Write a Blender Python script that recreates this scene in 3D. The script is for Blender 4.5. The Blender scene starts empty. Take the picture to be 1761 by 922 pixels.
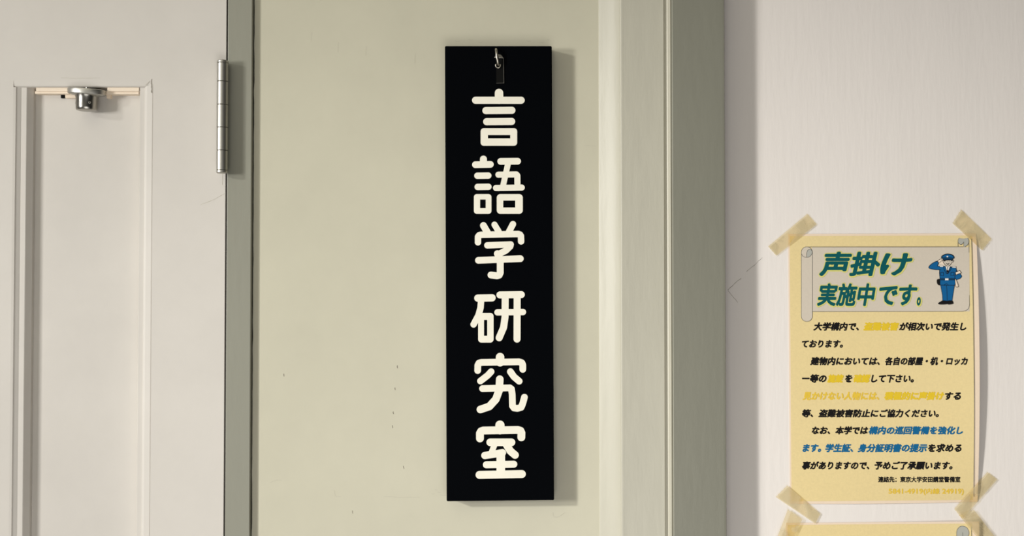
import bpy, bmesh, math, random
from mathutils import Vector, Matrix, noise
from mathutils.geometry import delaunay_2d_cdt

# ---------------------------------------------------------------- camera, world, lights, exposure
S = bpy.context.scene
COL = S.collection
W, H = 1761, 922
D = 1.30                      # camera to the right wall's plane (y = 0)
F = D / 0.00064               # focal length in photo pixels
CAMZ = 1.50
PITCH = math.radians(1.4)
cd = bpy.data.cameras.new('camera'); cd.sensor_width = 36; cd.lens = 36 * F / W
cd.clip_start = 0.05
cam = bpy.data.objects.new('camera', cd); COL.objects.link(cam)
cam.location = (0, -D, CAMZ); cam.rotation_euler = (math.pi / 2 + PITCH, 0, 0)
S.camera = cam

wd = bpy.data.worlds.new('room_ambient'); S.world = wd; wd.use_nodes = True
wd.node_tree.nodes['Background'].inputs[0].default_value = (1.0, 0.965, 0.90, 1)
wd.node_tree.nodes['Background'].inputs[1].default_value = 0.02

def area(name, loc, target, size, energy, color, size_y=None):
    l = bpy.data.lights.new(name, 'AREA'); l.energy = energy; l.color = color
    l.size = size
    if size_y: l.shape = 'RECTANGLE'; l.size_y = size_y
    o = bpy.data.objects.new(name, l); COL.objects.link(o); o.location = loc
    o.rotation_euler = (Vector(target) - Vector(loc)).to_track_quat('-Z', 'Y').to_euler()
    return o
def spot(name, loc, target, angle, energy, color, radius):
    l = bpy.data.lights.new(name, 'SPOT'); l.energy = energy; l.color = color
    l.shadow_soft_size = radius; l.spot_size = math.radians(angle); l.spot_blend = 1.0
    o = bpy.data.objects.new(name, l); COL.objects.link(o); o.location = loc
    o.rotation_euler = (Vector(target) - Vector(loc)).to_track_quat('-Z', 'Y').to_euler()
spot('ceiling_spot', (-2.92, -2.22, 2.43), (0.9, 0, 1.1), 26, 110, (1.0, 0.985, 0.94), 0.12)
spot('far_key_spot', (-4.4, -3.33, 2.9), (0.6, 0, 1.0), 18, 710, (1.0, 0.985, 0.94), 0.16)  # second key spot, added to even the light towards the right wall
area('upper_fill', (-0.6, -1.2, 2.4), (0, 0, 1.4), 1.2, 4.6, (1.0, 0.95, 0.78), 1.0)  # unseen fill from above, added to balance brightness; not a known fixture
area('left_fill', (-2.2, -1.7, 1.65), (0.3, 0, 1.4), 0.4, 36, (1.0, 0.985, 0.95), 0.4)  # fill added on the key's side to lift the walls, no lamp known there
area('front_fill', (0.1, -3.0, 0.5), (0.1, 0, 1.4), 1.8, 11, (1.0, 0.98, 0.96), 1.0)  # broad frontal fill, added to lighten the shadows
area('low_bounce', (0.2, -1.6, 0.55), (0.2, 0, 1.2), 1.2, 8.0, (1.0, 0.985, 0.96), 0.6)
S.view_settings.view_transform = 'Standard'
S.view_settings.look = 'None'
S.view_settings.gamma = 1
S.view_settings.use_curve_mapping = False
S.view_settings.exposure = -0.08

# ---------------------------------------------------------------- helpers
def ray(px, py):
    x = (px - W / 2) / F; z = (H / 2 - py) / F
    c, s = math.cos(PITCH), math.sin(PITCH)
    return Vector((x, c - z * s, s + z * c))
def P(px, py, d):             # photo pixel -> point on the plane d metres in front of the right wall
    r = ray(px, py); t = (D - d) / r.y
    return Vector((r.x * t, -d, CAMZ + r.z * t))
def X(px, d, py=461): return P(px, py, d).x
def Z(py, d, px=880): return P(px, py, d).z

def lin(c):
    c = c / 255
    return c / 12.92 if c <= 0.04045 else ((c + 0.055) / 1.055) ** 2.4
def rgb(r, g, b): return (lin(r), lin(g), lin(b), 1)

def mat(name, col, rough=0.6, metal=0.0, spec=0.5, bump=0.0, bscale=60, stain=0.0, sscale=6, stretch=(1, 1, 1), coat=0):
    m = bpy.data.materials.new(name); m.use_nodes = True
    nt = m.node_tree; b = nt.nodes['Principled BSDF']
    b.inputs['Roughness'].default_value = rough; b.inputs['Metallic'].default_value = metal
    b.inputs['Specular IOR Level'].default_value = spec
    b.inputs['Base Color'].default_value = col
    b.inputs['Coat Weight'].default_value = coat
    tc = nt.nodes.new('ShaderNodeTexCoord'); mp = nt.nodes.new('ShaderNodeMapping')
    mp.inputs['Scale'].default_value = stretch
    nt.links.new(tc.outputs['Object'], mp.inputs['Vector'])
    if stain:
        n = nt.nodes.new('ShaderNodeTexNoise'); n.inputs['Scale'].default_value = sscale; n.inputs['Detail'].default_value = 8
        n.inputs['Roughness'].default_value = 0.65
        nt.links.new(mp.outputs[0], n.inputs['Vector'])
        r = nt.nodes.new('ShaderNodeMapRange')
        r.inputs['From Min'].default_value = 0.3; r.inputs['From Max'].default_value = 0.7
        r.inputs['To Min'].default_value = 1 - stain; r.inputs['To Max'].default_value = 1 + stain * 0.6
        nt.links.new(n.outputs['Fac'], r.inputs['Value'])
        mx = nt.nodes.new('ShaderNodeMix'); mx.data_type = 'RGBA'; mx.blend_type = 'MULTIPLY'; mx.inputs[0].default_value = 1
        mx.inputs[6].default_value = col
        cb = nt.nodes.new('ShaderNodeCombineColor')
        for i in range(3): nt.links.new(r.outputs[0], cb.inputs[i])
        nt.links.new(cb.outputs[0], mx.inputs[7]); nt.links.new(mx.outputs[2], b.inputs['Base Color'])
    if bump:
        n2 = nt.nodes.new('ShaderNodeTexNoise'); n2.inputs['Scale'].default_value = bscale; n2.inputs['Detail'].default_value = 5
        nt.links.new(mp.outputs[0], n2.inputs['Vector'])
        bp = nt.nodes.new('ShaderNodeBump'); bp.inputs['Strength'].default_value = bump; bp.inputs['Distance'].default_value = 0.001
        nt.links.new(n2.outputs['Fac'], bp.inputs['Height']); nt.links.new(bp.outputs[0], b.inputs['Normal'])
    return m

M = {}
M['wall'] = mat('white_wall_paint', (0.861, 0.807, 0.761, 1), 0.6, bump=0.22, bscale=70, stain=0.02, sscale=9, stretch=(3, 1, 0.5))
M['panel'] = mat('cream_wall_paint', (0.583, 0.556, 0.433, 1), 0.5, bump=0.3, bscale=45, stain=0.05, sscale=7)
M['door'] = mat('white_door_paint', (0.657, 0.62, 0.569, 1), 0.5, bump=0.25, bscale=40, stain=0.05, sscale=7)
M['casing'] = mat('cream_trim_paint', (0.513, 0.492, 0.405, 1), 0.45, bump=0.4, bscale=60, stain=0.06, sscale=10, stretch=(2, 2, 0.4))
M['grey'] = mat('grey_frame_paint', (0.287, 0.283, 0.229, 1), 0.42, bump=0.25, bscale=60, stain=0.04, sscale=10, stretch=(2, 2, 0.5))
M['black'] = mat('black_lacquer', (0.0016, 0.002, 0.0028, 1), 0.5, spec=0.012, bump=0.05, bscale=90)
M['letter'] = mat('ivory_letter_paint', (0.9, 0.86, 0.726, 1), 0.6, bump=0.2, bscale=120, stain=0.05, sscale=40)
M['steel'] = mat('satin_steel', (0.50, 0.485, 0.445, 1), 0.42, metal=1)
M['steel_dark'] = mat('dark_steel', (0.38, 0.365, 0.33, 1), 0.26, metal=1)
M['brass'] = mat('aged_metal', (0.62, 0.58, 0.50, 1), 0.35, metal=1)
M['gunmetal'] = mat('black_metal', (0.006, 0.006, 0.0055, 1), 0.5, spec=0.06)
M['edge'] = mat('edge_highlight', (0.075, 0.07, 0.06, 1), 0.5)  # lighter than the plate: a highlight painted along its edges
M['wood'] = mat('bare_pale_wood', (0.90, 0.77, 0.62, 1), 0.7, bump=0.2, bscale=90, stain=0.08, sscale=60, stretch=(0.2, 3, 3))
M['crack'] = mat('crack_line', (0.42, 0.38, 0.32, 1), 0.8)
M['scuff'] = mat('scuff_mark', (0.50, 0.47, 0.38, 1), 0.8)
M['fleck_gap'] = mat('dark_fleck_and_gap', (0.22, 0.19, 0.15, 1), 0.8)
M['floor'] = mat('grey_vinyl_floor', (0.45, 0.43, 0.39, 1), 0.4, stain=0.1, sscale=3)
M['paper'] = mat('poster_paper', (0.877, 0.714, 0.551, 1), 0.7, spec=0.2, stain=0.02, sscale=200)
M['yellow'] = mat('cream_yellow_ink', (0.836, 0.673, 0.342, 1), 0.7, spec=0.2, stain=0.05, sscale=420)
M['beige'] = mat('grey_beige_ink', (0.673, 0.597, 0.495, 1), 0.7, spec=0.2, stain=0.03, sscale=420)
M['curl'] = mat('grey_curl_ink', (0.46, 0.46, 0.41, 1), 0.7, spec=0.2)
M['line'] = mat('thin_line_ink', (0.13, 0.125, 0.11, 1), 0.7, spec=0.2)
M['ink'] = mat('black_ink', (0.008, 0.007, 0.007, 1), 0.7, spec=0.15)
M['gold'] = mat('yellow_text_ink', (0.80, 0.56, 0.03, 1), 0.7, spec=0.2)
M['palegold'] = mat('pale_yellow_text_ink', (0.82, 0.56, 0.06, 1), 0.7, spec=0.2)
M['blue'] = mat('blue_text_ink', (0.005, 0.13, 0.30, 1), 0.7, spec=0.2)
M['teal'] = mat('teal_title_ink', (0.0, 0.095, 0.105, 1), 0.7, spec=0.2)
M['halo'] = mat('lime_outline_ink', (0.72, 0.68, 0.20, 1), 0.7, spec=0.2)
M['uniform'] = mat('uniform_blue_ink', (0.004, 0.115, 0.31, 1), 0.7, spec=0.2)
M['uniform_dark'] = mat('uniform_navy_ink', (0.003, 0.045, 0.11, 1), 0.7, spec=0.2)
M['skin'] = mat('pale_skin_ink', (0.86, 0.72, 0.58, 1), 0.7, spec=0.2)
M['white'] = mat('white_ink', (0.86, 0.83, 0.78, 1), 0.7, spec=0.2)

def tape_mat():
    m = bpy.data.materials.new('yellowed_clear_tape'); m.use_nodes = True
    nt = m.node_tree; b = nt.nodes['Principled BSDF']; out = nt.nodes['Material Output']
    b.inputs['Roughness'].default_value = 0.35; b.inputs['Base Color'].default_value = (0.68, 0.59, 0.37, 1)
    tr = nt.nodes.new('ShaderNodeBsdfTransparent'); tr.inputs[0].default_value = (0.955, 0.89, 0.72, 1)
    mx = nt.nodes.new('ShaderNodeMixShader')
    tc = nt.nodes.new('ShaderNodeTexCoord'); n = nt.nodes.new('ShaderNodeTexNoise'); n.inputs['Scale'].default_value = 55; n.inputs['Detail'].default_value = 1.5
    n.inputs['Distortion'].default_value = 0.6
    nt.links.new(tc.outputs['Object'], n.inputs['Vector'])
    r = nt.nodes.new('ShaderNodeValToRGB')
    r.color_ramp.elements[0].position = 0.44; r.color_ramp.elements[0].color = (0.18,) * 3 + (1,)
    r.color_ramp.elements[1].position = 0.54; r.color_ramp.elements[1].color = (0.46,) * 3 + (1,)
    nt.links.new(n.outputs['Fac'], r.inputs[0]); nt.links.new(r.outputs[0], mx.inputs[0])
    nt.links.new(tr.outputs[0], mx.inputs[1]); nt.links.new(b.outputs[0], mx.inputs[2]); nt.links.new(mx.outputs[0], out.inputs[0])
    return m
M['tape'] = tape_mat()

def link(name, bm, mats, parent=None, smooth=False, bevel=0):
    me = bpy.data.meshes.new(name)
    bm.normal_update()
    bm.to_mesh(me); bm.free()
    for m in (mats if isinstance(mats, (list, tuple)) else [mats]): me.materials.append(m)
    if smooth:
        for p in me.polygons: p.use_smooth = True
    o = bpy.data.objects.new(name, me); COL.objects.link(o)
    if parent: o.parent = parent; o.matrix_parent_inverse = parent.matrix_world.inverted()
    if bevel:
        b = o.modifiers.new('bevel', 'BEVEL'); b.width = bevel; b.segments = 2; b.limit_method = 'ANGLE'
    return o
def tag(o, label, cat, group=None):
    o['label'] = label; o['category'] = cat
    if group: o['group'] = group
    return o
def structure(o):
    o['kind'] = 'structure'; return o
def box(bm, x0, x1, d0, d1, z0, z1):
    v = [bm.verts.new((x, -d, z)) for x in (x0, x1) for d in (d0, d1) for z in (z0, z1)]
    for f in ((0, 1, 3, 2), (4, 6, 7, 5), (0, 4, 5, 1), (2, 3, 7, 6), (0, 2, 6, 4), (1, 5, 7, 3)):
        bm.faces.new([v[i] for i in f])
    bmesh.ops.recalc_face_normals(bm, faces=bm.faces[:])
def profile(bm, pts, z0, z1):            # pts: (x, d) closed outline, extruded upright
    a = [bm.verts.new((x, -d, z0)) for x, d in pts]; b = [bm.verts.new((x, -d, z1)) for x, d in pts]
    n = len(pts)
    for i in range(n): bm.faces.new((a[i], a[(i + 1) % n], b[(i + 1) % n], b[i]))
    bm.faces.new(a[::-1]); bm.faces.new(b)
    bmesh.ops.recalc_face_normals(bm, faces=bm.faces[:])
def lathe(bm, prof, mtx, seg=48):        # prof: (radius, height) along local z
    rings = []
    for r, h in prof:
        rings.append([bm.verts.new(mtx @ Vector((r * math.cos(2 * math.pi * k / seg), r * math.sin(2 * math.pi * k / seg), h))) for k in range(seg)])
    for a, b in zip(rings, rings[1:]):
        for k in range(seg): bm.faces.new((a[k], a[(k + 1) % seg], b[(k + 1) % seg], b[k]))
    bm.faces.new(rings[0][::-1]); bm.faces.new(rings[-1])
    bmesh.ops.recalc_face_normals(bm, faces=bm.faces[:])
def tube(bm, pts, r, seg=14):
    rings = []
    for i, p in enumerate(pts):
        t = (pts[min(i + 1, len(pts) - 1)] - pts[max(i - 1, 0)]).normalized()
        u = t.orthogonal().normalized() if i == 0 else (u - t * u.dot(t)).normalized()
        w = t.cross(u)
        rings.append([bm.verts.new(p + (u * math.cos(2 * math.pi * k / seg) + w * math.sin(2 * math.pi * k / seg)) * r) for k in range(seg)])
    for a, b in zip(rings, rings[1:]):
        for k in range(seg): bm.faces.new((a[k], a[(k + 1) % seg], b[(k + 1) % seg], b[k]))
    bm.faces.new(rings[0][::-1]); bm.faces.new(rings[-1])
    bmesh.ops.recalc_face_normals(bm, faces=bm.faces[:])

# ---- flat shapes drawn from 2-D outlines, joined into one clean surface
def capsule(a, b, w0, w1=None, n=14):
    w1 = w0 if w1 is None else w1
    a, b = Vector(a), Vector(b); t = math.atan2(b.y - a.y, b.x - a.x)
    out = []
    for k in range(n + 1):
        q = t + math.pi / 2 + math.pi * k / n; out.append((a.x + w0 / 2 * math.cos(q), a.y + w0 / 2 * math.sin(q)))
    for k in range(n + 1):
        q = t - math.pi / 2 + math.pi * k / n; out.append((b.x + w1 / 2 * math.cos(q), b.y + w1 / 2 * math.sin(q)))
    return out
def stroke(pts, w): return [capsule(a, b, w) for a, b in zip(pts, pts[1:])]
def rrect(x0, y0, x1, y1, r, n=6):
    out = []
    for cx, cy, q0 in ((x1 - r, y1 - r, 0), (x0 + r, y1 - r, 90), (x0 + r, y0 + r, 180), (x1 - r, y0 + r, 270)):
        for k in range(n + 1):
            q = math.radians(q0 + 90 * k / n); out.append((cx + r * math.cos(q), cy + r * math.sin(q)))
    return out
def smooth_loop(pts, n=5):
    out = []; m = len(pts)
    for i in range(m):
        p0, p1, p2, p3 = [Vector(pts[(i + k - 1) % m]) for k in range(4)]
        for j in range(n):
            t = j / n
            v = 0.5 * (2 * p1 + (p2 - p0) * t + (2 * p0 - 5 * p1 + 4 * p2 - p3) * t * t + (3 * p1 - p0 - 3 * p2 + p3) * t ** 3)
            out.append((v.x, v.y))
    return out
def smooth_line(pts, n=6):
    out = []; m = len(pts)
    for i in range(m - 1):
        p0, p1, p2, p3 = [Vector(pts[min(max(i + k - 1, 0), m - 1)]) for k in range(4)]
        for j in range(n):
            t = j / n
            v = 0.5 * (2 * p1 + (p2 - p0) * t + (2 * p0 - 5 * p1 + 4 * p2 - p3) * t * t + (3 * p1 - p0 - 3 * p2 + p3) * t ** 3)
            out.append((v.x, v.y))
    out.append(tuple(pts[-1])); return out
def union(polys, holes=()):
    verts, faces = [], []
    for p in list(polys) + list(holes):
        faces.append(list(range(len(verts), len(verts) + len(p)))); verts += [Vector(q) for q in p]
    npos = len(polys)
    v, e, f, ov, oe, of = delaunay_2d_cdt(verts, [], faces, 0, 1e-5)
    keep = [t for t, o in zip(f, of) if any(i < npos for i in o) and not any(i >= npos for i in o)]
    return v, keep
def flat(bm, polys, fn, holes=(), thick=None, mi=0):   # fn(x, y, layer height) -> world point
    v, tris = union(polys, holes)
    top = [bm.verts.new(fn(p.x, p.y, thick or 0)) for p in v]
    fs = []
    for t in tris:
        f = bm.faces.new([top[i] for i in t]); f.material_index = mi; fs.append(f)
    if thick:
        base = {}
        for f in fs:
            for e in f.edges:
                if len(e.link_faces) == 1:
                    for w in e.verts: base.setdefault(w, None)
        idx = {w: i for i, w in enumerate(top)}
        for w in base: base[w] = bm.verts.new(fn(v[idx[w]].x, v[idx[w]].y, 0))
        for e in [e for f in fs for e in f.edges if len(e.link_faces) == 1]:
            a, b = e.verts
            f = bm.faces.new((a, b, base[b], base[a])); f.material_index = mi
    lone = [w for w in bm.verts if not w.link_faces]
    bmesh.ops.delete(bm, geom=lone, context='VERTS')
    up = Vector((0, -1, 0))
    bm.normal_update()
    if not thick:
        for f in bm.faces:
            if f.normal.dot(up) < 0: f.normal_flip()
    else: bmesh.ops.recalc_face_normals(bm, faces=bm.faces[:])

# ---------------------------------------------------------------- the setting
DP, DL, DC, DW = 0.012, 0.019, 0.029, 0.0      # depths: cream panel, left door and jamb, casing, right wall
TOP, BOT = 2.35, 0.0
bm = bmesh.new(); box(bm, X(1246, 0), 1.5, -0.12, DW, BOT, TOP); wall_right = structure(link('wall_right', bm, M['wall']))
bm = bmesh.new()                                 # the cream wall, its left edge a little ragged
random.seed(4)
n = 500; zs = [BOT + (TOP - BOT) * i / n for i in range(n + 1)]
xl, xr = X(435.5, DP), X(1036, DP)
lf = []; 
for i, z in enumerate(zs):
    j = noise.noise(Vector((0, 0, z * 60))) * 0.0005 + noise.noise(Vector((3, 0, z * 17))) * 0.0004
    lf.append((bm.verts.new((xl + j, -DP, z)), bm.verts.new((xl + j, 0.10, z)), bm.verts.new((xr, -DP, z))))
for a, b in zip(lf, lf[1:]):
    bm.faces.new((a[0], a[2], b[2], b[0])); bm.faces.new((a[1], a[0], b[0], b[1]))
bmesh.ops.recalc_face_normals(bm, faces=bm.faces[:])
wall_back = structure(link('wall_back', bm, M['panel']))
bm = bmesh.new(); box(bm, X(360, DL), X(445, DL), -0.05, -0.008, BOT, TOP); structure(link('gap_backing', bm, M['fleck_gap']))  # backing behind the jamb gaps, its dark colour paints the shade inside them
bm = bmesh.new(); box(bm, X(389.3, DL), X(431.5, DL), -0.03, DL, BOT, TOP); structure(link('trim_1', bm, M['grey'], bevel=0.0008))
# cream casing with a splayed left face, a bead, a groove
cove = smooth_line([(X(1030, 0.0126), 0.0126), (X(1032, 0.0134), 0.0134), (X(1045, 0.0172), 0.0172), (X(1057, 0.0215), 0.0215), (X(1065.5, 0.0258), 0.0258), (X(1067.8, 0.0284), 0.0284), (X(1070, DC), DC), (X(1074, DC), DC)], 4)
pts = [(X(1030, DP), DP - 0.03)] + cove + [
       (X(1142, DC), DC), (X(1143.5, DC), DC - 0.001), (X(1144, DC), DC - 0.003), (X(1147, DC), DC - 0.003), (X(1150, DC), DC - 0.002),
       (X(1151.5, DC), DC + 0.0012), (X(1153.5, DC), DC + 0.0016), (X(1155.5, DC), DC + 0.0008), (X(1156, DC), DC - 0.03)]
bm = bmesh.new(); profile(bm, pts, BOT, TOP); structure(link('trim_2', bm, M['casing']))
GD = 0.039
pts = [(X(1156, DC), -0.02), (X(1156, DC), DC + 0.0004), (X(1156.5, GD), GD - 0.001), (X(1158, GD), GD), (X(1246, GD), GD - 0.009), (X(1249.5, GD), GD - 0.0095), (X(1250.5, GD), GD - 0.0105), (X(1250.5, GD), -0.02)]
bm = bmesh.new(); profile(bm, pts, BOT, TOP); structure(link('trim_3', bm, M['grey']))
bm = bmesh.new(); box(bm, -3.4, 1.5, -0.1, 3.2, -0.05, 0); structure(link('floor', bm, M['floor']))

# the white door on the left: stiles, rail, stepped moulding, recessed panel
d1, d2 = 0.0155, 0.003
xa, xb = X(25, DL), X(55, 0.010)
xd, xc, xe = X(238, d1), X(248, d1), X(386.7, DL)
zt = P(150, 149.5, DL).z
zlow = 0.35
bm = bmesh.new()
box(bm, -1.05, X(20, DL), -0.02, DL, zlow, zt + 0.0075)
profile(bm, [(X(20, DL), -0.02), (X(20, DL), DL), (X(24, DL), DL - 0.0003), (xa, DL - 0.0012), (X(33, 0.0158), 0.0158), (X(34, d1), d1), (X(42.5, d1), d1), (X(43.5, d1), d1 - 0.0004), (X(55, 0.0095), 0.0095), (X(55.3, 0.0085), 0.0085), (X(55.3, 0.0085), -0.02)], zlow, zt)
box(bm, X(261, DL), xe, -0.02, DL, zlow, zt + 0.0075)
box(bm, -1.05, xe, -0.02, DL, zt + 0.0075, 2.1)
# right margin: a shallow bevel and the thin moulding strip
profile(bm, [(xd, -0.02), (xd, d1 - 0.0006), (xd + 0.0005, d1), (xc - 0.0006, d1), (xc, DL - 0.002), (X(250, DL), DL - 0.001), (X(259.5, DL), DL - 0.0003), (X(260.5, DL), DL - 0.0006), (X(260.7, DL), DL - 0.002), (X(261, DL), DL - 0.002), (X(261, DL), -0.02)], zlow, zt + 0.0075)
# top margin, sloping a little inward
x0_, x1_ = X(20, DL), X(261, DL)
v = [bm.verts.new(q) for q in ((x0_, -DL, zt + 0.0075), (x1_, -DL, zt + 0.0075), (x1_, -(DL - 0.0008), zt + 0.0012), (x0_, -(DL - 0.0008), zt + 0.0012), (x0_, -(DL - 0.0022), zt), (x1_, -(DL - 0.0022), zt), (x0_, 0.02, zt), (x1_, 0.02, zt))]
for f in ((3, 2, 1, 0), (4, 5, 2, 3), (6, 7, 5, 4)): bm.faces.new([v[i] for i in f])
box(bm, -1.05, xe, -0.02, DL, BOT, zlow)
box(bm, X(54, d2), X(240, d2), -0.03, d2, zlow, zt)
door = structure(link('door_1', bm, M['door']))
def batten(x0, x1, y0, y1, df, name='wood_batten', m='wood', db=d2):
    bm = bmesh.new(); box(bm, X(x0, df, y0), X(x1, df, y0), db, df, P(150, y1, df).z, min(P(150, y0, df).z, zt))
    return link(name, bm, M[m], door, bevel=0.0003)
batten(62, 118.5, 150, 157, 0.0150); batten(60, 118.5, 157, 161.3, 0.0130)
batten(184.5, 239, 150, 157, 0.0158); batten(178, 238.5, 157, 162, 0.0130)
batten(112, 131, 161.3, 168.5, 0.0085); batten(183, 190, 162, 169, 0.0085)
batten(104.5, 111, 162, 168.6, 0.006, 'dark_notch', 'gunmetal')  # black block drawn in place of the notch

# ---------------------------------------------------------------- cracks and scuffs in the paint
def mark(parent, pts, w, d, m, name):
    bm = bmesh.new()
    pts = [(x + random.uniform(-.35, .35), y + random.uniform(-.35, .35)) for x, y in smooth_line(pts, 4)]
    polys = [capsule(a, b, w * random.uniform(.5, 1), w * random.uniform(.5, 1), 4) for a, b in zip(pts, pts[1:])]
    flat(bm, polys, lambda x, y, h: P(x, y, d + 0.0001))
    return link(name, bm, M[m], parent)
mark(wall_right, [(1252, 499), (1262, 489), (1274, 479)], 1.2, DW, 'crack', 'crack')
mark(wall_right, [(1252, 500), (1260, 510), (1269, 520)], 1.0, DW, 'crack', 'crack')
mark(wall_right, [(1284, 467), (1297, 456), (1311, 443)], 1.0, DW, 'crack', 'crack')
mark(door, [(345, 352), (364, 345), (386, 333)], 0.9, DL, 'scuff', 'crack')
mark(door, [(382.5, 299), (382.3, 318)], 0.8, DL, 'scuff', 'crack')
for x, y, w in ((683, 631, 1.6), (679, 669, 1.3), (676, 710, 1.5), (675, 734, 1.2), (488, 645, 1.6), (694, 804, 1.2), (606, 881, 1.2)):
    mark(wall_back, [(x, y - 2), (x + .4, y + 2)], w, DP, 'fleck_gap', 'paint_chip')
mark(wall_back, [(660, 854), (690, 855.5), (722, 855)], 0.7, DP, 'scuff', 'scuff')
for x, y, h in ((536, 55, 16), (582, 72, 18), (630, 80, 16), (714, 92, 18)):
    mark(wall_back, [(x, y), (x - .5, y + h)], 0.6, DP, 'scuff', 'scuff')
mark(wall_back, [(465, 830), (475, 826), (484, 826)], 0.7, DP, 'scuff', 'scuff')
mark(wall_back, [(575, 843), (577, 853), (586, 854)], 0.7, DP, 'scuff', 'scuff')
mark(wall_back, [(951, 882), (953, 889), (962, 888), (971, 882)], 0.7, DP, 'scuff', 'scuff')
mark(wall_back, [(1004, 251), (1012, 250.5), (1025, 251)], 0.7, DP, 'scuff', 'scuff')

mark(door, [(260.6, 136), (260.4, 147), (260.7, 159)], 1.2, DL + 0.0001, 'fleck_gap', 'crack')
mark(door, [(250.5, 147), (254, 143), (257.5, 139.5)], 0.8, DL + 0.0001, 'scuff', 'crack')
mark(door, [(105, 134), (140, 134.6), (172, 134.2)], 0.6, DL, 'scuff', 'crack')
for x, y, l in ((752, 846, 7), (757, 851, 10), (742, 849, 5), (748, 842, 4), (782, 70, 9), (806, 68, 6), (822, 72, 8), (905, 70, 8), (928, 72, 7), (941, 68, 4)):
    mark(wall_back, [(x, y), (x + l / 2, y + 1.2), (x + l, y + .4)], 0.8, DP, 'scuff', 'scuff')

# ---------------------------------------------------------------- the black name board
SD = DP + 0.020
cor = [(765, 79), (949, 79), (953, 860.5), (768, 862.5)]
bm = bmesh.new()
f_ = [bm.verts.new(P(x, y, SD)) for x, y in cor]
b_ = [bm.verts.new(Vector((v.co.x, -(DP + 0.0003), v.co.z))) for v in f_]
bm.faces.new(f_); bm.faces.new(b_[::-1])
for i in range(4): bm.faces.new((f_[i], b_[i], b_[(i + 1) % 4], f_[(i + 1) % 4]))
bmesh.ops.recalc_face_normals(bm, faces=bm.faces[:])
sign = tag(link('name_board', bm, M['black'], bevel=0.0012), 'tall black wooden name board with ivory vertical lettering hanging on the cream wall', 'sign')
def char(ox, oy, sc, strokes, rings=()):
    polys, holes = [], []
    tr = lambda p: [(ox + x / sc, oy + y / sc) for x, y in p]
    for pts, w in strokes: polys += [tr(q) for q in stroke(pts, w)]
    for (x0, y0, x1, y1, r), (hx0, hy0, hx1, hy1) in rings:
        polys.append(tr(rrect(x0, y0, x1, y1, r))); holes.append(tr([(hx0, hy0), (hx1, hy0), (hx1, hy1), (hx0, hy1)]))
    bm = bmesh.new()
    flat(bm, polys, lambda x, y, h: P(x, y, SD + h), holes, thick=0.0005)
    return link('painted_character', bm, M['letter'], sign)
char(740, 60, 4.392, [([(519, 439), (519, 490)], 64), ([(342, 494), (686, 494)], 54), ([(420, 572), (616, 570)], 54), ([(426, 656), (614, 654)], 54)],
     [((380, 705, 656, 838, 24), (435, 757, 604, 782))])
char(740, 250, 3.842, [([(351, 91), (351, 126)], 46), ([(298, 128), (397, 126)], 44), ([(311, 201), (383, 200)], 42), ([(313, 275), (384, 274)], 42),
     ([(465, 106), (577, 105)], 44), ([(516, 110), (480, 270)], 38), ([(450, 194), (568, 192), (575, 200), (576, 275)], 40), ([(434, 282), (604, 279)], 40)],
     [((288, 322, 404, 453, 20), (329, 358, 366, 415)), ((439, 322, 611, 453, 24), (482, 365, 561, 411))])
char(740, 250, 3.842, [([(351, 530), (377, 575)], 45), ([(424, 524), (452, 570)], 40), ([(546, 521), (515, 580)], 42),
     ([(315, 641), (315, 605), (323, 594), (336, 591), (580, 586), (593, 590), (599, 600), (600, 635)], 42),
     ([(377, 661), (531, 655), (528, 668), (500, 695), (445, 722)], 42), ([(443, 716), (458, 745), (462, 780), (462, 842), (455, 858), (440, 862), (401, 857)], 45),
     ([(318, 760), (595, 749)], 44)])
char(740, 480, 3.842, [([(314, 126), (408, 124)], 48), ([(336, 135), (332, 190), (318, 240), (286, 300)], 42), ([(460, 105), (601, 103)], 46), ([(444, 220), (612, 218)], 42),
     ([(495, 110), (494, 250), (484, 320), (455, 388)], 46), ([(574, 110), (573, 397)], 46)],
     [((316, 224, 418, 420, 22), (355, 270, 376, 375))])
char(740, 480, 3.842, [([(461, 516), (461, 550)], 56), ([(313, 605), (314, 570), (322, 555), (338, 551), (585, 547), (604, 553), (611, 567), (611, 597)], 44),
     ([(402, 612), (380, 636), (331, 674)], 43), ([(529, 612), (552, 645), (587, 675)], 44),
     ([(345, 724), (525, 719), (536, 727), (541, 760), (543, 838), (553, 852), (575, 855), (600, 848), (610, 825), (622, 781)], 44),
     ([(459, 662), (455, 735), (433, 795), (390, 842), (331, 862)], 50)])
char(740, 700, 4.192, [([(502, 131), (502, 165)], 66), ([(358, 227), (358, 190), (366, 176), (382, 170), (630, 166), (650, 172), (657, 188), (656, 219)], 56),
     ([(432, 255), (585, 255)], 55), ([(466, 265), (435, 345)], 42), ([(393, 350), (430, 345), (520, 330)], 52), ([(548, 270), (577, 318), (611, 347)], 54),
     ([(508, 345), (508, 480)], 62), ([(404, 417), (602, 413)], 50), ([(355, 490), (660, 484)], 57)])
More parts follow.
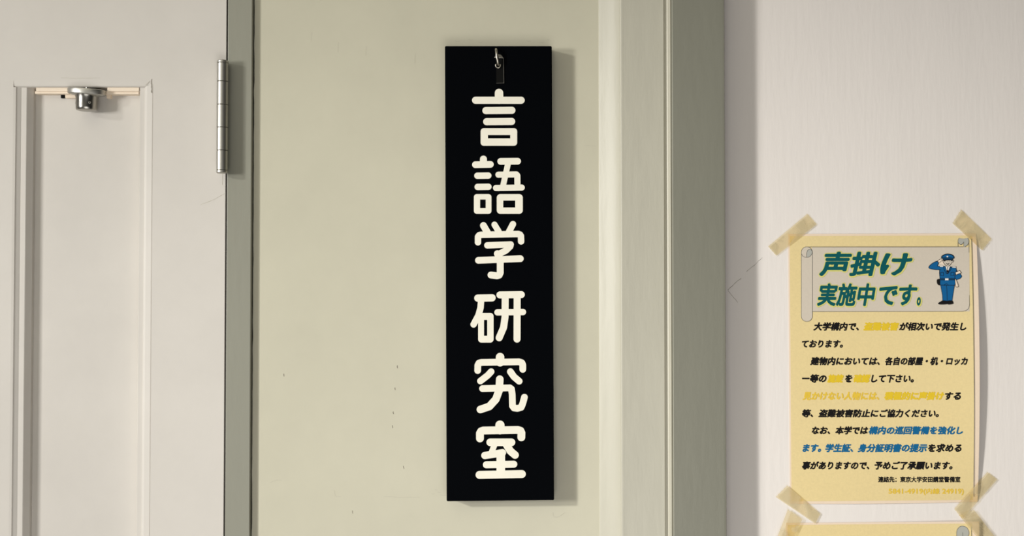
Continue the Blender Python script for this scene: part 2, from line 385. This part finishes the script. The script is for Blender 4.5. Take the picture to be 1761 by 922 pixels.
# hanger at the top of the board
bm = bmesh.new(); hp = [(853, 98), (866.2, 98), (866.6, 143), (853.6, 143.5)]
flat(bm, [hp], lambda x, y, h: P(x, y, SD + h), thick=0.0011); link('hanger_plate', bm, M['gunmetal'], sign)
bm = bmesh.new(); flat(bm, [[(865.6, 99), (866.6, 99), (867, 143.3), (866.1, 143.3)], [(853.6, 142.9), (867, 142.5), (867, 143.2), (853.6, 143.6)]], lambda x, y, h: P(x, y, SD + h), thick=0.00125); link('plate_edge', bm, M['edge'], sign)
bm = bmesh.new(); flat(bm, [[(850, 99.5)] + [(857.5 + 7.3 * math.cos(q), 100 - 6.5 * math.sin(q)) for q in [math.pi * k / 14 for k in range(14, -1, -1)]]],
                       lambda x, y, h: P(x, y, SD + 0.0012 + h), thick=0.0012); link('hanger_tab', bm, M['steel_dark'], sign, bevel=0.0003)
bm = bmesh.new(); tube(bm, [P(856.5 + 4.2 * math.cos(q), 112.2 + 4.6 * math.sin(q), SD + 0.0025) for q in [-.5 + (math.pi + 1) * k / 16 for k in range(17)]], 0.0006)
link('eyelet', bm, M['brass'], sign, smooth=True)
bm = bmesh.new(); tube(bm, [P(852.8, 84.5, SD - 0.002), P(853, 85.2, SD + 0.003), P(853.4, 88, SD + 0.0062), P(854.5, 97, SD + 0.0066), P(856.3, 109, SD + 0.0054), P(857, 111.8, SD + 0.003)], 0.00135)
link('hook', bm, M['brass'], sign, smooth=True)

# ---------------------------------------------------------------- the steel hinge
HD = DL + 0.0105; HR = 0.0062
hx = X(382.4, HD, 201)
za, zb = P(382, 108, HD).z, P(382, 294, HD).z
bm = bmesh.new(); box(bm, X(387.1, DL), X(388.9, DL), -0.004, HD, zb, za)
hinge = link('door_hinge', bm, M['steel_dark'], door); hinge['label'] = 'slim satin steel hinge with five knuckles on the edge of the white door'
hm = lambda z: Matrix.Translation((hx, -HD, z))
cuts = [108.6, 140.5, 180.5, 219.6, 259, 293]
for a, b in zip(cuts, cuts[1:]):
    za, zb = P(382, a, HD).z, P(382, b, HD).z; e = 0.00045
    bm = bmesh.new(); lathe(bm, [(HR - .0007, zb + .00008), (HR, zb + e), (HR, za - e), (HR - .0007, za - .00008)], hm(0))
    link('knuckle', bm, M['steel'], hinge, smooth=False)
for a, b, s in ((104, 108.6, 1), (293, 298, -1)):
    za, zb = P(382, a, HD).z, P(382, b, HD).z
    pr = [(HR - .0004, zb), (HR, zb + .0004), (HR, za - .0008), (HR - .0009, za)] if s > 0 else [(HR - .0009, zb), (HR, zb + .0008), (HR, za - .0004), (HR - .0004, za)]
    bm = bmesh.new(); lathe(bm, pr, hm(0)); link('pin_cap', bm, M['steel'], hinge)
for o in hinge.children:
    for p in o.data.polygons: p.use_smooth = len(p.vertices) == 4
    o.data.set_sharp_from_angle(angle=0.6)
# ---------------------------------------------------------------- the steel knob under the door's top rail
kx, kd = X(149.5, 0.017, 165), 0.017
zf = zt - 0.0016
tilt = Matrix.Translation((kx, -kd, zf)) @ Matrix.Rotation(math.radians(4.5), 4, 'Y') @ Matrix.Rotation(math.radians(5), 4, 'X') @ Matrix.Diagonal((1, 0.66, 1, 1))
cyl = Matrix.Translation((kx + 0.0001, -kd, zf)) @ Matrix.Rotation(math.radians(1.0), 4, 'Y')
bm = bmesh.new(); lathe(bm, [(0.0126, -0.007), (0.0122, -0.0085), (0.0117, -0.0105), (0.0114, -0.0200), (0.0113, -0.0226), (0.0106, -0.0236), (0.0080, -0.0243), (0.003, -0.0246)], cyl, 64)
knob = link('door_knob', bm, M['steel_dark'], door, smooth=True); knob.data.set_sharp_from_angle(angle=0.6)
knob['label'] = "small steel cylindrical knob with round flange under the white door's top rail"
bm = bmesh.new(); lathe(bm, [(0.0018, 0.0017), (0.0018, -0.002)], tilt); link('mounting_post', bm, M['steel_dark'], knob, smooth=False)
bm = bmesh.new(); lathe(bm, [(0.0185, 0.0), (0.0203, -0.0006), (0.0209, -0.002), (0.0206, -0.0055), (0.0195, -0.0066), (0.0150, -0.0078), (0.0122, -0.0085)], tilt, 64)
fl = link('flange', bm, M['steel'], knob, smooth=True); fl.data.set_sharp_from_angle(angle=0.5)
for ang in (-156, -55):
    q = math.radians(ang)
    m4 = cyl @ Matrix.Translation((0.0112 * math.cos(q), 0.0112 * math.sin(q), -0.0165)) @ Matrix.Rotation(q, 4, 'Z') @ Matrix.Rotation(math.pi / 2, 4, 'Y')
    bm = bmesh.new(); lathe(bm, [(0.0013, -0.001), (0.0013, 0.0004), (0.0009, 0.0006), (0.0006, 0.0001)], m4, 16); link('set_screw', bm, M['steel'], knob)

# ---------------------------------------------------------------- posters
def bulge(px, py):                     # the sheet stands off the wall along its right edge
    u = min(max((px - 1356) / 326, 0), 1); v = min(max((py - 402) / 463, 0), 1)
    return 0.0007 + 0.0075 * (u ** 3) * math.sin(math.pi * v) ** 0.8 + 0.0010 * math.sin(math.pi * u) * v ** 3
LAY = 0.00012
def on(layer, by=bulge): return lambda x, y, h=0: P(x, y, by(x, y) + layer * LAY)
def sheet(name, m, x0f, x1f, y0f, y1f, nx, ny, layer, parent=None, by=bulge):
    bm = bmesh.new(); g = []
    for j in range(ny + 1):
        row = []
        for i in range(nx + 1):
            u, v = i / nx, j / ny
            px = x0f(v) * (1 - u) + x1f(v) * u; py = y0f(u) * (1 - v) + y1f(u) * v
            row.append(bm.verts.new(P(px, py, by(px, py) + layer * LAY)))
        g.append(row)
    for j in range(ny):
        for i in range(nx): bm.faces.new((g[j + 1][i], g[j + 1][i + 1], g[j][i + 1], g[j][i]))
    return link(name, bm, m, parent, smooth=True)
bow = lambda v: math.sin(math.pi * v) ** 0.8
poster = sheet('poster', M['paper'], lambda v: 1355.5 + 3.2 * v, lambda v: 1678.5 + 2.5 * v + 5 * bow(v), lambda u: 402.3 - u, lambda u: 866.5 - 3.2 * u + 1.5 * math.sin(math.pi * u), 60, 60, 0)
bpy.context.view_layer.update()
tag(poster, 'yellow notice with teal title and saluting guard taped to the white wall', 'poster')
sheet('printed_background', M['yellow'], lambda v: 1358 + 3.2 * v, lambda v: 1671.5 + 1.5 * v + 3.6 * bow(v), lambda u: 406 - u, lambda u: 862.5 - 2.5 * u, 60, 60, 1, poster)

def outline(pts, w, closed=True):
    q = list(pts) + ([pts[0]] if closed else [])
    return [capsule(a, b, w, n=4) for a, b in zip(q, q[1:])]
def print_shape(name, parent, items, layer0, by=bulge):   # items: (material, polygons, holes)
    bm = bmesh.new(); mats = []
    for k, (m, polys) in enumerate(items):
        if M[m] not in mats: mats.append(M[m])
        b2 = bmesh.new(); flat(b2, polys, on(layer0 + k * 0.35, by)); i = mats.index(M[m])
        for f in b2.faces: f.material_index = i
        tmp = bpy.data.meshes.new('t'); b2.to_mesh(tmp); b2.free(); bm.from_mesh(tmp); bpy.data.meshes.remove(tmp)
    return link(name, bm, mats, parent)

# scroll drawing behind the title
sheet('printed_scroll', M['beige'], lambda v: 1396, lambda v: 1667 + 0.5 * v, lambda u: 425.5 - 0.5 * u, lambda u: 535.5, 20, 8, 2, poster)
body = smooth_line([(1397, 536), (1500, 535.8), (1655, 535.5)], 4) + [(1661, 534.5), (1665.5, 531), (1667.3, 525)] + [(1666.3, 420), (1665.5, 413)]
roll = rrect(1378, 424.8, 1397, 553, 9)
print_shape('printed_scroll_edge', poster, [
    ('beige', [roll]), ('line', outline(roll, 0.75) + outline([(1385, 424.8), (1650, 424.6), (1656, 424.4)], 0.8, False) + outline(body, 0.75, False)),
    ('curl', [smooth_loop([(1388, 432), (1390, 429.5), (1393.5, 429), (1396.6, 432), (1396, 437), (1392.5, 441), (1388.4, 442.3)])]),
    ('line', outline(smooth_line([(1378.6, 437), (1381, 441), (1387, 442.6), (1393, 441), (1396.6, 435), (1395.5, 430.5), (1392, 429), (1388.8, 431), (1387.3, 436), (1387.3, 442.5)]), 0.7, False)),
    ('curl', [smooth_loop([(1649.5, 409.7), (1655, 410.5), (1660, 410.3), (1664.5, 409.5), (1666.2, 415), (1664, 421), (1660, 424.2), (1657.2, 424), (1657, 418.5), (1653, 420.6), (1649, 418), (1647.7, 414)])]),
    ('line', outline(smooth_line([(1647.6, 424.5), (1647.6, 414), (1649.5, 409.6)]), 0.7, False) + outline(smooth_line([(1664.3, 409.4), (1666.2, 415), (1664, 421), (1659, 424.4)]), 0.7, False)
     + outline(smooth_line([(1648, 417.5), (1651.5, 420.6), (1655, 419.5), (1657, 416.4)]), 0.7, False) + outline([(1657.3, 416), (1657.4, 424.2)], 0.7, False)),
    ], 3)
print_shape('printed_border_line', poster, [('line', outline(smooth_line([(1670.8, 411), (1672.2, 470), (1674.2, 560), (1675.6, 690), (1675.2, 790), (1674.9, 854)]), 0.9, False))], 6)

def text_bm(bm, body, x0, x1, y0, y1, fn, off=0.02, shear=0.22):
    cu = bpy.data.curves.new('text', 'FONT'); cu.body = body; cu.size = 1; cu.shear = shear
    cu.resolution_u = 3; cu.fill_mode = 'FRONT'
    o = bpy.data.objects.new('text', cu); COL.objects.link(o)
    me = bpy.data.meshes.new_from_object(o.evaluated_get(bpy.context.evaluated_depsgraph_get()))
    bpy.data.objects.remove(o); bpy.data.curves.remove(cu)
    base = [(v.co.x, v.co.y) for v in me.vertices]
    a, b = min(x for x, y in base) - off, max(x for x, y in base) + off
    lo, hi = (-0.09 - off, 0.86 + off) if any(ord(c) > 0x2fff for c in body) else (-0.02 - off, 0.74 + off)
    shifts = [(0, 0)] + [(off * math.cos(math.pi * k / 4), off * math.sin(math.pi * k / 4)) for k in range(8)] if off else [(0, 0)]
    for i, (sx, sy) in enumerate(shifts):                  # heavy strokes: the thin letter struck again round itself
        for v, (x, y) in zip(me.vertices, base):
            v.co = fn(x0 + (x + sx - a) / (b - a) * (x1 - x0), y1 - (y + sy - lo) / (hi - lo) * (y1 - y0), 0) + Vector((0, -2e-6 * i, 0))
        bm.from_mesh(me)
    bpy.data.meshes.remove(me)
    for f in bm.faces:
        f.normal_update()
        if f.normal.y > 0: f.normal_flip()
def text_part(name, segs, m, layer, parent=poster, **kw):
    bm = bmesh.new()
    for s in segs: text_bm(bm, *s, on(layer), **kw)
    return link(name, bm, M[m], parent)
title = [('声掛', 1408.5, 1514, 432, 475.5), ('け', 1513.5, 1569.5, 432, 475.5), ('実施中', 1404.8, 1506, 486.5, 527), ('で', 1512, 1544, 486.5, 527), ('す', 1546, 1578, 486.5, 527), ('。', 1576.5, 1583.5, 486.5, 527)]
text_part('title_outline', [(t, a - 1.6, b + 2.6, c - 1.6, d + 2.6) for t, a, b, c, d in title], 'halo', 4, off=0.075, shear=0.2)
text_part('title_lettering', title, 'teal', 5, off=0.035, shear=0.2)
L = [  # (y0, y1, [(text, x0, x1, ink)])
 (554, 569, [('大学構内で、', 1398.5, 1477, 'ink'), ('盗難被害', 1484.5, 1546, 'gold'), ('が相次いで発生し', 1546, 1662, 'ink')]),
 (584, 598.6, [('ております。', 1379, 1449.5, 'ink')]),
 (613.7, 628.5, [('建物内においては、', 1393, 1513, 'ink'), ('各自の部屋・机・ロッカ', 1522, 1664.5, 'ink')]),
 (643.5, 658.5, [('ー等の', 1379, 1421.5, 'ink'), ('施錠', 1422.5, 1451, 'gold'), ('を', 1453, 1466, 'ink'), ('確認', 1467.5, 1497, 'gold'), ('して下さい。', 1498, 1571.5, 'ink')]),
 (673.5, 688.5, [('見かけない人物には、', 1380, 1512, 'palegold'), ('積極的に声掛け', 1520.5, 1624, 'gold'), ('する', 1625, 1652.5, 'ink')]),
 (703.7, 718.2, [('等、盗難被害防止に', 1379, 1511, 'ink'), ('ご協力ください。', 1512.5, 1614.5, 'ink')]),
 (733, 747.6, [('なお、本学では', 1395.5, 1493, 'ink'), ('構内の巡回警備を強化し', 1493.6, 1656, 'blue')]),
 (763, 778, [('ます。', 1380, 1412, 'blue'), ('学生証、', 1419, 1467, 'blue'), ('身分証明書の提示', 1474.7, 1595, 'blue'), ('を求める', 1595.6, 1653.5, 'ink')]),
 (793.3, 808, [('事がありますので、', 1379, 1495, 'ink'), ('予めご了承願います。', 1503.6, 1638, 'ink')]),
]
for y0, y1, segs in L:
    for t, x0, x1, ink in segs:
        text_part('text_line', [(t, x0, x1, y0, y1)], ink, 3, off=0.062 if ink == 'gold' else 0.048, shear=0.22)
text_part('contact_line', [('連絡先：東京大学安田講堂警備室', 1510, 1651.5, 819.6, 829.8)], 'ink', 3, off=0.034, shear=0)
text_part('phone_line', [('5841-4919(', 1528, 1592, 840, 849.5), ('内線', 1592.5, 1616, 840, 850), ('24919)', 1620, 1657.5, 840, 849.5)], 'palegold', 3, off=0.03, shear=0)

# the printed guard
def g(pts): return [(1590 + x / 8.02, 420 + y / 8.02) for x, y in pts]
def sl(pts, n=4): return smooth_loop(g(pts), n)
def ln(pts, w=0.75): return outline(smooth_line(g(pts), 4), w, False)
cap = sl([(232, 190), (238, 165), (280, 140), (330, 134), (385, 148), (410, 185), (385, 205), (385, 222), (330, 215), (258, 222), (256, 205)])
face = sl([(252, 215), (262, 255), (290, 290), (325, 303), (355, 285), (375, 255), (400, 240), (402, 222), (385, 212), (320, 205)])
hand = sl([(165, 245), (200, 215), (232, 205), (240, 220), (215, 248), (190, 262)])
arm = sl([(170, 235), (192, 262), (180, 300), (215, 312), (225, 350), (160, 352), (75, 338), (58, 315), (100, 270)])
coat = sl([(215, 312), (265, 305), (300, 312), (380, 315), (430, 328), (440, 365), (420, 420), (418, 480), (420, 560), (360, 568), (260, 566), (212, 556), (210, 470), (205, 390)])
arm2 = sl([(430, 340), (452, 372), (490, 408), (512, 440), (495, 470), (445, 490), (422, 495), (420, 400)])
trous = g([(218, 555), (415, 560), (395, 680), (380, 785), (330, 788), (250, 788), (245, 700)])
shoe1 = sl([(250, 778), (305, 782), (312, 800), (312, 826), (255, 832), (200, 830), (186, 815), (215, 795)])
shoe2 = sl([(320, 782), (378, 778), (395, 800), (392, 822), (350, 832), (315, 826)])
belt = g([(208, 472), (418, 472), (420, 496), (210, 496)])
pouch = sl([(172, 490), (210, 485), (212, 560), (195, 566), (172, 540)])
cuff = g([(425, 390), (485, 362), (505, 395), (432, 424)])
baton = sl([(420, 490), (432, 485), (450, 530), (466, 575), (456, 590), (430, 582)])
print_shape('printed_guard', poster, [
    ('skin', [hand, face]), ('ink', outline(hand, 0.7) + outline(face, 0.8)),
    ('uniform', [trous, arm2]), ('ink', outline(trous, 0.8) + outline(arm2, 0.8) + ln([(300, 565), (310, 660), (313, 785)], 0.8)),
    ('uniform', [arm, coat]), ('ink', outline(arm, 0.9) + outline(coat, 0.9)),
    ('uniform', [g([(190, 318), (240, 322), (238, 350), (190, 348)])]),
    ('white', [g([(285, 308), (350, 308), (318, 392)]), g([(380, 306), (436, 308), (432, 328), (378, 324)]), sl([(218, 300), (250, 300), (254, 312), (214, 312)])]),
    ('ink', [g([(312, 318), (328, 318), (322, 345), (330, 375), (318, 390), (306, 372), (316, 345)])] + ln([(285, 308), (305, 370), (310, 408), (335, 370), (356, 310)], 0.9) + outline(g([(380, 306), (436, 308), (432, 328), (378, 324)]), 0.5)
     + ln([(262, 310), (270, 350), (310, 410), (355, 360), (368, 318)], 0.6) + outline(g([(220, 390), (262, 390), (262, 436), (222, 434)]), 0.6) + outline(g([(362, 390), (408, 385), (405, 434), (360, 434)]), 0.6)
     + ln([(268, 567), (300, 545), (330, 567)], 0.6)),
    ('uniform_dark', [belt, cap]), ('ink', outline(cap, 0.8) + outline(belt, 0.4)),
    ('uniform', [sl([(245, 180), (280, 152), (330, 145), (378, 158), (395, 185), (330, 178)])]),
    ('ink', [shoe1, shoe2, pouch] + [g([(258, 214), (385, 214), (378, 240), (360, 222), (300, 222), (266, 240)])]),
    ('white', [g([(283, 472), (330, 472), (330, 498), (283, 498)]), sl([(314, 160), (328, 170), (314, 182), (301, 170)])]),
    ('skin', [cuff, baton]), ('ink', outline(cuff, 0.7) + outline(baton, 0.7) + ln([(295, 262), (315, 275), (340, 262)], 0.6) + ln([(300, 264), (318, 282), (336, 264)], 0.6) + ln([(310, 232), (318, 236)], .5) + ln([(340, 232), (350, 234)], .5)),
    ], 3)

# the second notice below, mostly out of the frame
by2 = lambda px, py: 0.0007 + 0.003 * min(max((px - 1353) / 330, 0), 1) ** 3
p2 = sheet('poster', M['paper'], lambda v: 1352 + 3 * v, lambda v: 1684 + 3 * v, lambda u: 899.5 - 2.5 * u, lambda u: 1362.0, 16, 16, 0, None, by2)
bpy.context.view_layer.update()
tag(p2, 'yellow notice mostly cut off at the bottom, below the saluting guard notice', 'poster')
sheet('printed_background', M['yellow'], lambda v: 1354.5 + 3 * v, lambda v: 1672 + 3 * v, lambda u: 903 - 2.5 * u, lambda u: 1358.0, 16, 16, 1, p2, by2)
print_shape('printed_scroll', p2, [
    ('curl', [smooth_loop([(1646, 922), (1645.3, 914), (1650, 906.5), (1656, 905), (1663, 908), (1666.5, 916), (1664, 924), (1656, 926)])]),
    ('line', outline(smooth_line([(1645.6, 930), (1645.3, 914), (1650, 906.5), (1656, 905), (1663, 908), (1666.5, 916), (1665, 922), (1661, 926)]), 0.7, False) + outline([(1655.5, 916), (1655.8, 926)], 0.7, False)
     + outline([(1670.5, 907), (1672, 960), (1674, 1300)], 0.9, False) + outline([(1386, 927), (1660, 926)], 0.8, False)),
    ], 2, by2)

# ---------------------------------------------------------------- strips of tape
def tape(pts, label, seed, lift=0.0012, ragged=0.5):      # pts: one long side, then the other, in photo pixels
    a0, a1, b1, b0 = [Vector(p) for p in pts]             # a0-a1 upper side, b0-b1 lower side
    bm = bmesh.new(); nx, ny = 22, 8; gr = []
    for i in range(nx + 1):
        u = i / nx; row = []
        for j in range(ny + 1):
            v = j / ny
            p = (a0 * (1 - u) + a1 * u) * (1 - v) + (b0 * (1 - u) + b1 * u) * v
            if i in (0, nx): p = p + Vector((0, 0)) + (a1 - a0).normalized() * (0.9 * ragged * (1 if j % 2 else -1))
            under = max(bulge(p.x, p.y) if 1353 < p.x < 1684 and 400 < p.y < 868 else 0, by2(p.x, p.y) if p.x > 1350 and p.x < 1688 and p.y > 895 else 0)
            w = noise.noise(Vector((p.x * 0.05, p.y * 0.05, seed * 7.3)))
            row.append(bm.verts.new(P(p.x, p.y, max(under, 0.0004) + lift + 0.0009 * max(w, -0.6) * math.sin(math.pi * v))))
        gr.append(row)
    for i in range(nx):
        for j in range(ny): bm.faces.new((gr[i][j], gr[i][j + 1], gr[i + 1][j + 1], gr[i + 1][j]))
    bm.normal_update()
    for f in bm.faces:
        if f.normal.y > 0: f.normal_flip()
    return tag(link('adhesive_tape', bm, M['tape'], smooth=True), label, 'tape', 'tape strips on the notices')
tape([(1321, 424), (1388.5, 367.5), (1404.5, 386), (1335, 440)], 'yellowed tape strip over the top left corner of the saluting guard notice', 1)
tape([(1653, 360.5), (1705, 411), (1689, 431), (1638, 384)], 'yellowed tape strip over the top right corner of the saluting guard notice', 2)
tape([(1354, 835), (1411, 884), (1402, 901), (1334, 855)], 'yellowed tape strip over the bottom left corner of the saluting guard notice', 3, 0.0016)
tape([(1698, 812), (1641, 875.5), (1655, 893), (1715, 825)], 'yellowed tape strip over the bottom right corner of the saluting guard notice', 4, 0.0016)
tape([(1355, 876), (1334, 931), (1356, 945), (1380, 893)], 'yellowed tape strip at top left corner of the cut-off lower notice', 5, 0.0030)
tape([(1649, 886), (1697, 945), (1722, 938), (1675, 877)], 'yellowed tape strip at top right corner of the cut-off lower notice', 6, 0.0030)
